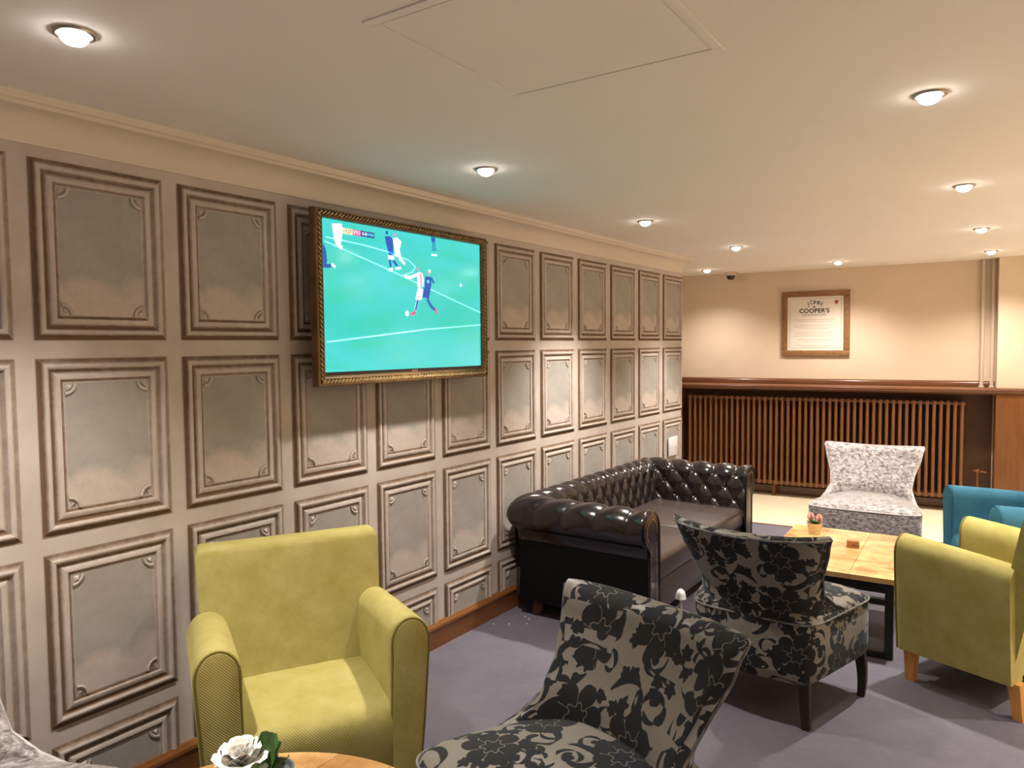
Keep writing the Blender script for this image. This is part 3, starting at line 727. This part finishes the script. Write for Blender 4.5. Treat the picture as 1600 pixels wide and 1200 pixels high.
# scrolled arm fronts with piping and nails
for sgn, yc, co_ in ((-1, YA, cv), (1, YB, cv2)):
    out = [(o, z) for (o, z, s) in prof if s is None or z > .30]
    cx = [p for p in out]
    pan = [(.028, .11), (.028, .50)] + [((RR-.010)*cos(radians(a)), RC+(RR-.010)*sin(radians(a))) for a in range(-60, 186, 12)] + [(-.105, .50), (-.110, .11)]
    b = MB(); b.loft([[(x, yc + (o if sgn > 0 else -o), z) for o, z in pan] for x in (XFR-.004, XFR+.010)]); b.build('arm_front', M['leather'], so)
    b = MB(); b.tube([(XFR+.010, yc+(o if sgn > 0 else -o), z) for o, z in pan], .006, 6); b.build('piping', M['leather'], so)
    b = MB()
    for oo in (.010, -.055):
        z = .115
        while z < .545:
            b.ball((XFR+.0115, yc+sgn*oo, z), .0048, (.6, 1, 1), 6, 4); z += .0125
    for a in range(-50, 200, 9):
        b.ball((XFR+.0115, yc+sgn*.066*cos(radians(a)), RC-.01+.066*sin(radians(a))), .0048, (.6, 1, 1), 6, 4)
    stuff(b.build('nailhead', M['brass'], so))
ft = MB().lathe([(.020, 0), (.032, .012), (.036, .040), (.030, .068), (.024, .074), (.030, .080), (.030, .102)], 16).mesh('foot', simple('reddish_bun_foot', (.12, .035, .014), None, 8, .35))
for x, y in ((.20, YA+.03), (.83, YA+.03), (.20, YB-.03), (.83, YB-.03)): link('foot', ft, so, (x, y, 0))

# ================================================================ WING BACKED OCCASIONAL CHAIR
def lerp_tab(tab, z):
    for (a, *va), (b_, *vb) in zip(tab, tab[1:]):
        if z <= b_:
            t = max(0, min(1, (z-a)/(b_-a))); t = t*t*(3-2*t)
            return [x+(y-x)*t for x, y in zip(va, vb)]
    return list(tab[-1][1:])
TAB = [(.205, .245, .015, .275), (.38, .262, .04, .275), (.455, .330, .26, .270), (.50, .298, .15, .268), (.56, .272, .085, .275), (.66, .288, .060, .320), (.78, .330, .058, .372), (.86, .358, .055, .408)]
def shell_chair(name, label, cat, mat, pipe, legm):
    t = thing(name, label, cat)
    # seat
    b = MB(); Nn = 64
    def outline(k, z, ins=0):
        c = []
        fwid, bwid, fy, by = .388-ins, .268-ins, -.335+ins, .262-ins*.3
        for i in range(Nn):
            a = 2*pi*i/Nn; p = 7.0
            ca, sa = cos(a), sin(a)
            sx = math.copysign(abs(ca)**(2/p), ca); sy = math.copysign(abs(sa)**(2/p), sa)
            v = (1-sy)/2; wd = bwid+(fwid-bwid)*v
            yy = by + (fy-by)*v
            yy -= .02*(1-(sx)**2)*max(0, -sy)
            c.append((sx*wd*k, (yy-(-.03))*k-.03, z))
        return c
    rs = [outline(1, .205, .05), outline(1, .200, .02), outline(1, .215, .004), outline(1, .26, 0), outline(1, .415, 0), outline(1, .430, .004)]
    rs2 = [outline(1, .433, .006), outline(1, .446, .012), outline(1, .457, .028)] + [outline(k, .462+.034*(1-k*k), .03) for k in (.93, .82, .68, .52, .36, .2, .06)]
    b.loft(rs+rs2)
    for v in b.bm.verts:
        if v.co.z > .3: v.co.z += .026
    b.uv(); st = b.build('seat', mat, t, angle=180)
    b = MB(); b.tube(outline(1, .458, -.001), .0045, 6, True); b.build('piping', pipe, st)
    # back shell
    b = MB(); ns = 26; T = .075
    def ring(z, ts=1.0, top=False):
        T = .075 + .055*max(0, min(1, (.85-z)/.35))
        W, f, yb = lerp_tab(TAB, z)
        W -= .5*T*(1-ts)*.45
        o_, i_ = [], []
        for k in range(ns+1):
            s = -1+2*k/ns; s = math.copysign(abs(s)**.8, s)
            F = f*(.30*s*s+.70*s**4) + .03*s*s
            th = T*ts*sqrt(max(0, 1-abs(s)**14))*.5
            yc = yb - T*.5 - F
            zz = z + (.016*s*s if top or z > .72 else 0)*max(0, (z-.72)/.10)
            o_.append((s*W, yc+th, zz)); i_.append((s*W, yc-th - .012*(1-s*s)*ts, zz))
        return o_ + i_[::-1][1:-1] if 0 else o_[:] + i_[::-1]
    zs = [.205, .25, .32, .38, .41, .435, .455, .475, .50, .53, .56, .60, .65, .70, .74, .78, .805, .815]
    rings = [ring(z) for z in zs]
    for a in (20, 40, 60, 75, 86): rings.append(ring(.815+.026*sin(radians(a)), cos(radians(a))))
    b.loft(rings); b.uv(); bk = b.build('backrest', mat, t, angle=180)
    bmesh_ = ring(.822)[:ns+1]
    side = [ring(z)[-1] for z in ()]
    path = [ring(z)[0] for z in (.30, .40, .46, .50, .56, .65, .75, .80)] 
    path = [(x, y+.004, z) for x, y, z in path] + [(x, y+.001, z+.004) for x, y, z in bmesh_] + [(x, y+.004, z) for x, y, z in [ring(z)[ns] for z in (.80, .75, .65, .56, .50, .46, .40, .30)]]
    b = MB(); b.tube(path, .0050, 6); b.build('piping', pipe, bk)
    # legs
    for sx in (-1, 1):
        b = MB(); rr = []
        for i in range(8):
            q = i/7; z = .235*(1-q); x = sx*(.325+.018*sin(q*pi*.6)); y = -.262-.020*sin(q*pi) + .004*q; h = .024-.009*q
            rr.append([(x-h, y-h, z), (x+h, y-h, z), (x+h, y+h, z), (x-h, y+h, z)])
        b.loft(rr[::-1]); b.build('leg', legm, t, angle=50)
        b = MB(); rr = []
        for i in range(8):
            q = i/7; z = .235*(1-q); x = sx*(.222+.014*q); y = .195+.012*q*q; h = .025-.009*q
            rr.append([(x-h, y-h, z), (x+h, y-h, z), (x+h, y+h, z), (x-h, y+h, z)])
        b.loft(rr[::-1]); b.build('leg', legm, t, angle=50)
    return t
A_ = shell_chair('wing_chair', 'black floral damask chair seen from behind, between the leather sofa and the lime armchair', 'chair', M['damask'], M['damaskpipe'], M['darkleg'])
def place(o, x, y, fx, fy):   # local -Y is the front
    o.location = (x, y, 0); o.rotation_euler = (0, 0, atan2(fx, -fy)); return atan2(fx, -fy)
place(A_, 1.655, 3.42, .07, .9976); A_['group'] = 'damask wing chairs'
ang = atan2(-.28, .96)
B_ = dup(A_, (1.615, 1.725, 0), ang, 'black floral damask chair in the foreground, its patterned seat facing the round table', 'damask wing chairs')
S_ = shell_chair('wing_chair', 'silver crushed velvet chair in front of the radiator, behind the coffee table', 'chair', M['silver'], M['silverpipe'], M['darkleg'])
place(S_, 1.685, 5.91, .04, -1); S_['group'] = 'silver velvet wing chairs'
S2 = dup(S_, (.428, .615, 0), atan2(.97, -.24), 'silver crushed velvet chair cut off at the bottom left corner by the panelled wall', 'silver velvet wing chairs')

# ================================================================ TUB ARMCHAIRS
def armchair(label, mat, pipe):
    t = thing('armchair', label, 'armchair')
    def sec(y, sgn, ins=0):
        q = (y+.34)/.62; h = .715 - .035*q - .02*q*q; c = .308; rx = .072-ins*.8; ry = .088-ins*.8
        L_ = [(.240, .155), (.239, .35), (c-rx, h-.088-.05)]
        for a in range(180, -1, -15): L_.append((c+rx*cos(radians(a)), h-.088+ry*sin(radians(a))))
        L_ += [(c+rx-.002, h-.088-.05), (.364-ins, .35), (.346-ins, .155)]
        return [(sgn*x, y, z) for x, z in L_]
    for sgn in (-1, 1):
        b = MB(); ys = [-.320, -.305, -.28, -.18, -.08, .02, .08, .12, .15, .17]
        b.loft([sec(-.327, sgn, .010)]+[sec(y, sgn) for y in ys]); b.uv(); ar = b.build('arm', mat, t, angle=55)
        b = MB(); b.loft([sec(-.325, sgn, .012), sec(-.337, sgn, .014), sec(-.339, sgn, .024)]); b.uv(); af = b.build('arm_front', mat, ar, angle=50)
        b = MB(); b.tube(sec(-.331, sgn, .009), .0048, 6); b.build('piping', pipe, ar)
    # seat with waterfall front
    pr = [(-.330, .158), (-.338, .20), (-.346, .30), (-.348, .35), (-.344, .385), (-.330, .408), (-.305, .422), (-.26, .431), (-.15, .438), (0, .438), (.08, .432), (.13, .425), (.13, .158)]
    b = MB(); b.loft([[(x, y + (.010 if abs(x) > .22 else 0), z - (.006 if abs(x) > .22 else 0)) for y, z in pr] for x in (-.243, -.225, -.12, 0, .12, .225, .243)]); b.uv(); b.build('seat', mat, t, angle=60)
    # backrest
    b = MB(); rg = []
    def br(z, ts, hw):
        yb = .095 + .150*((z-.155)/.745)
        out = []
        for k in range(13):
            s = -1+k/6; out.append((s*hw, yb - .052*ts + .012*s*s - .006, z))
        for k in range(13):
            s = 1-k/6; out.append((s*hw, yb + .052*ts + .004*s*s, z))
        return out
    for z, ts, hw in ((.155, 1, .305), (.40, 1, .318), (.60, 1, .330), (.78, 1, .338), (.868, 1, .340), (.884, .92, .336), (.895, .72, .328), (.900, .4, .316)): rg.append(br(z, ts, hw))
    b.loft(rg); bmesh.ops.bevel(b.bm, geom=[e for e in b.bm.edges if abs(abs(e.verts[0].co.x)-abs(e.verts[1].co.x)) < .012 and e.calc_face_angle(0) > 1.0 and abs(e.verts[0].co.z-e.verts[1].co.z) > .005], offset=.016, segments=3, affect='EDGES')
    b.uv(); bk = b.build('backrest', mat, t, angle=60)
    b = MB(); P1 = [(br(z, ts, hw)[13][0], br(z, ts, hw)[13][1]-.018, z) for z, ts, hw in ((.60, 1, .333), (.75, 1, .339), (.868, 1, .342))]
    b.tube(P1, .004, 6); b.build('piping', pipe, bk)
    for sx, sy in ((-1, -1), (1, -1), (-1, 1), (1, 1)):
        b = MB(); x, y = sx*.292, (-.285 if sy < 0 else .165)
        b.loft([[(x+a*h+sx*0, y+c*h + (.02*(1-z/.16) if sy > 0 else 0), z) for a, c in ((-1, -1), (1, -1), (1, 1), (-1, 1))] for z, h in ((0, .019), (.16, .026))])
        b.build('leg', M['oak'], t, angle=50)
    return t
g1 = armchair('lime green armchair standing at the panelled wall left of the foreground damask chair', M['lime'], M['limepipe'])
place(g1, .450, 1.725, .87, -.493); g1['group'] = 'lime armchairs'
g2 = dup(g1, (2.56, 4.124, 0), atan2(-.925, -.38), 'lime green armchair at the right edge, seen from its outer side beside the coffee table', 'lime armchairs')
g3 = armchair('teal blue armchair at the right edge behind the lime armchair', M['teal'], M['tealpipe'])
place(g3, 2.655, 5.325, -.9, -.437)

# ================================================================ COFFEE TABLE
ct = thing('coffee_table', 'low rectangular wood plank coffee table on a black steel frame', 'table', (1.742, 4.585, 0), radians(2.5))
HX, HY, HT = .345, .485, .43
xs = [-HX, -.13, .11, HX]
for i in range(3):
    ysp = [-HY + 2*HY*(j + (random.uniform(-.25, .25) if 0 < j < 6 else 0))/6 for j in range(7)]
    for y0, y1 in zip(ysp, ysp[1:]):
        MB().box(xs[i]+.0006, xs[i+1]-.0006, y0+.0006, y1-.0006, HT-.028, HT, .0012, 1).build('plank', M['stave'], ct, smooth=False)
b = MB()
for sy in (-1, 1):
    y = sy*(HY-.045)
    MB().box(-HX+.025, HX-.025, y-.02, y+.02, HT-.085, HT-.0285, .002, 1).build('rail', M['blacksteel'], ct)
    MB().box(-HX+.065, HX-.065, y-.02, y+.02, 0, .035, .002, 1).build('stretcher', M['blacksteel'], ct)
for sx in (-1, 1):
    x = sx*(HX-.045)
    MB().box(x-.02, x+.02, -HY+.066, HY-.066, HT-.085, HT-.0285, .002, 1).build('rail', M['blacksteel'], ct)
    for sy in (-1, 1):
        y = sy*(HY-.045); MB().box(x-.02, x+.02, y-.0195, y+.0195, 0, HT-.085, .002, 1).build('leg', M['blacksteel'], ct)

# pink flowers in a pot
def petal(b, base, az, tilt, ln, wd, cup, mt=0):
    n, m_ = 5, 5; mx = Matrix.Translation(base) @ Matrix.Rotation(az, 4, 'Z') @ Matrix.Rotation(tilt, 4, 'Y')
    g = []
    for i in range(n+1):
        t = i/n; ww = wd*sin(pi*(.12+.80*t))**.7; row = []
        for j in range(m_+1):
            s = -1+2*j/m_
            row.append(b.bm.verts.new(mx @ Vector((cup*(t*t) - cup*.9*s*s*t*.6 + cup*.4*sin(t*pi), s*ww*.5, ln*t))))
        g.append(row)
    for i in range(n):
        for j in range(m_): b.bm.faces.new((g[i][j], g[i][j+1], g[i+1][j+1], g[i+1][j])).material_index = mt
fpx = thing('flower_pot', 'small pale pot of pink artificial flowers on the coffee table', 'potted flowers', (1.540, 4.860, HT))
MB().lathe([(.034, 0), (.038, .03), (.046, .068), (.048, .072), (.044, .072), (.040, .062), (.002, .060)], 24).build('pot', M['potmetal'], fpx)
b = MB(); b.ball((0, 0, .058), .040, (1, 1, .35)); b.build('moss', M['moss'], fpx)
for i, (x, y, z, tl) in enumerate(((-.022, -.004, .108, -.25), (.026, .004, .102, .35))):
    b = MB()
    for k in range(5): petal(b, (x, y, z-.026), k*2*pi/5, .10, .052, .044, -.010)
    for k in range(4): petal(b, (x, y, z-.022), k*2*pi/4+.5, .03, .046, .036, -.008)
    b.build('bloom', M['petalpink'], fpx, fix=False)
for k in range(9):
    b = MB(); petal(b, (0, 0, .062), k*.7, .75+.15*(k % 3), .055, .026, .006); b.build('leaf', M['leafgreen'], fpx, fix=False)
# wooden block
wb = thing('table_number_block', 'small square wooden table number block lying on the coffee table', 'block', (1.80, 4.655, HT), radians(6))
MB().box(-.033, .033, -.02, .02, 0, .042, .002, 1).build('block', simple('brown_block', (.36, .155, .05), (.28, .11, .035), 30, .5), wb)
MB().box(-.004, .012, -.0206, -.02, .016, .021).build('mark', M['ink'], wb, smooth=False)

# ================================================================ ROUND TABLE
rtb = thing('round_table', 'round wooden pedestal table at the bottom edge with a white flower pot', 'table', (1.238, .902, 0))
RT, HT2 = .500, .50
k = 0; ws = [-RT, -.34, -.19, -.03, .12, .26, .38, RT]
for x0, x1 in zip(ws, ws[1:]):
    n = 10; A1 = []; 
    top = [(x0+.0006 + (x1-x0-.0012)*i/n, sqrt(max(0, RT*RT-(x0+(x1-x0)*i/n)**2))) for i in range(n+1)]
    pol = top + [(x, -y) for x, y in reversed(top)]
    cl = []
    for p in pol:
        if not cl or (Vector(p)-Vector(cl[-1])).length > 1e-4: cl.append(p)
    if (Vector(cl[0])-Vector(cl[-1])).length < 1e-4: cl.pop()
    b = MB(); b.loft([[(x, y, HT2-.03) for x, y in cl], [(x, y, HT2) for x, y in cl]])
    b.build('plank', M['tablewood'], rtb, smooth=False)
MB().lathe([(.26, .0), (.26, .012), (.05, .025), (.035, .05), (.035, .44), (.12, .462), (.12, .4695)], 32).build('pedestal', M['blacksteel'], rtb)
wp_ = thing('flower_pot', 'dark pot with a big white flower and leaves on the round table', 'potted flowers', (1.080, 1.118, HT2))
MB().lathe([(.036, 0), (.042, .03), (.050, .085), (.053, .090), (.048, .090), (.044, .078), (.002, .072)], 28).build('pot', M['potgrey'], wp_)
MB().ball((0, 0, .070), .043, (1, 1, .25)).build('moss', M['moss'], wp_)
b = MB(); bc = Vector((-.062, -.045, .112))
random.seed(3)
for lay, (n, tl, ln, wd) in enumerate(((5, .15, .052, .052), (7, .45, .064, .060), (9, .85, .072, .068), (9, 1.25, .075, .070), (7, 1.7, .065, .065))):
    for k in range(n): petal(b, bc - Vector((0, 0, .015)), 2*pi*k/n+lay*.4+random.uniform(-.15, .15), tl, ln, wd, -.012)
b.build('bloom', M['petalwhite'], wp_, fix=False)
MB().tube([(0, 0, .07), (-.03, -.02, .10), tuple(bc-Vector((0, 0, .015)))], .003, 6).build('stem', M['leafgreen'], wp_)
for az, tl, ln in ((.9, .35, .085), (.2, .75, .095), (1.6, .15, .10), (2.6, .6, .08), (5.6, .9, .085), (2.5, .25, .10), (2.9, .5, .09), (2.1, .55, .095)):
    b = MB(); petal(b, (-.012, -.012, .075), az, tl, ln, .046, .012); b.build('leaf', M['leafgreen'], wp_, fix=False)

# ================================================================ ODDS AND ENDS
cp = thing('capped_post', 'small white domed cap on a thin stem standing between the sofa and the damask chair', 'post', (1.045, 3.88, 0))
MB().lathe([(.03, 0), (.03, .006), (.008, .010), (.007, .205)], 12).build('stem', M['pipe'], cp)
MB().lathe([(.024, .203), (.031, .207), (.029, .214), (.026, .235), (.018, .252), (.006, .260), (.001, .261)], 20).build('cap', M['white'], cp)
cm = None
for (x, y) in ((.165, 3.62), (.205, 3.60), (.150, 3.47), (.235, 3.53), (.075, 3.42)):
    b = MB(); b.ball((0, 0, .003), .006, (1, .8, .5), 6, 4)
    o = tag(b.build('crumb', M['crumb']), 'tiny pale crumb on the carpet in front of the sofa end', 'crumb', 'crumbs on the carpet'); o.location = (x, y, 0)
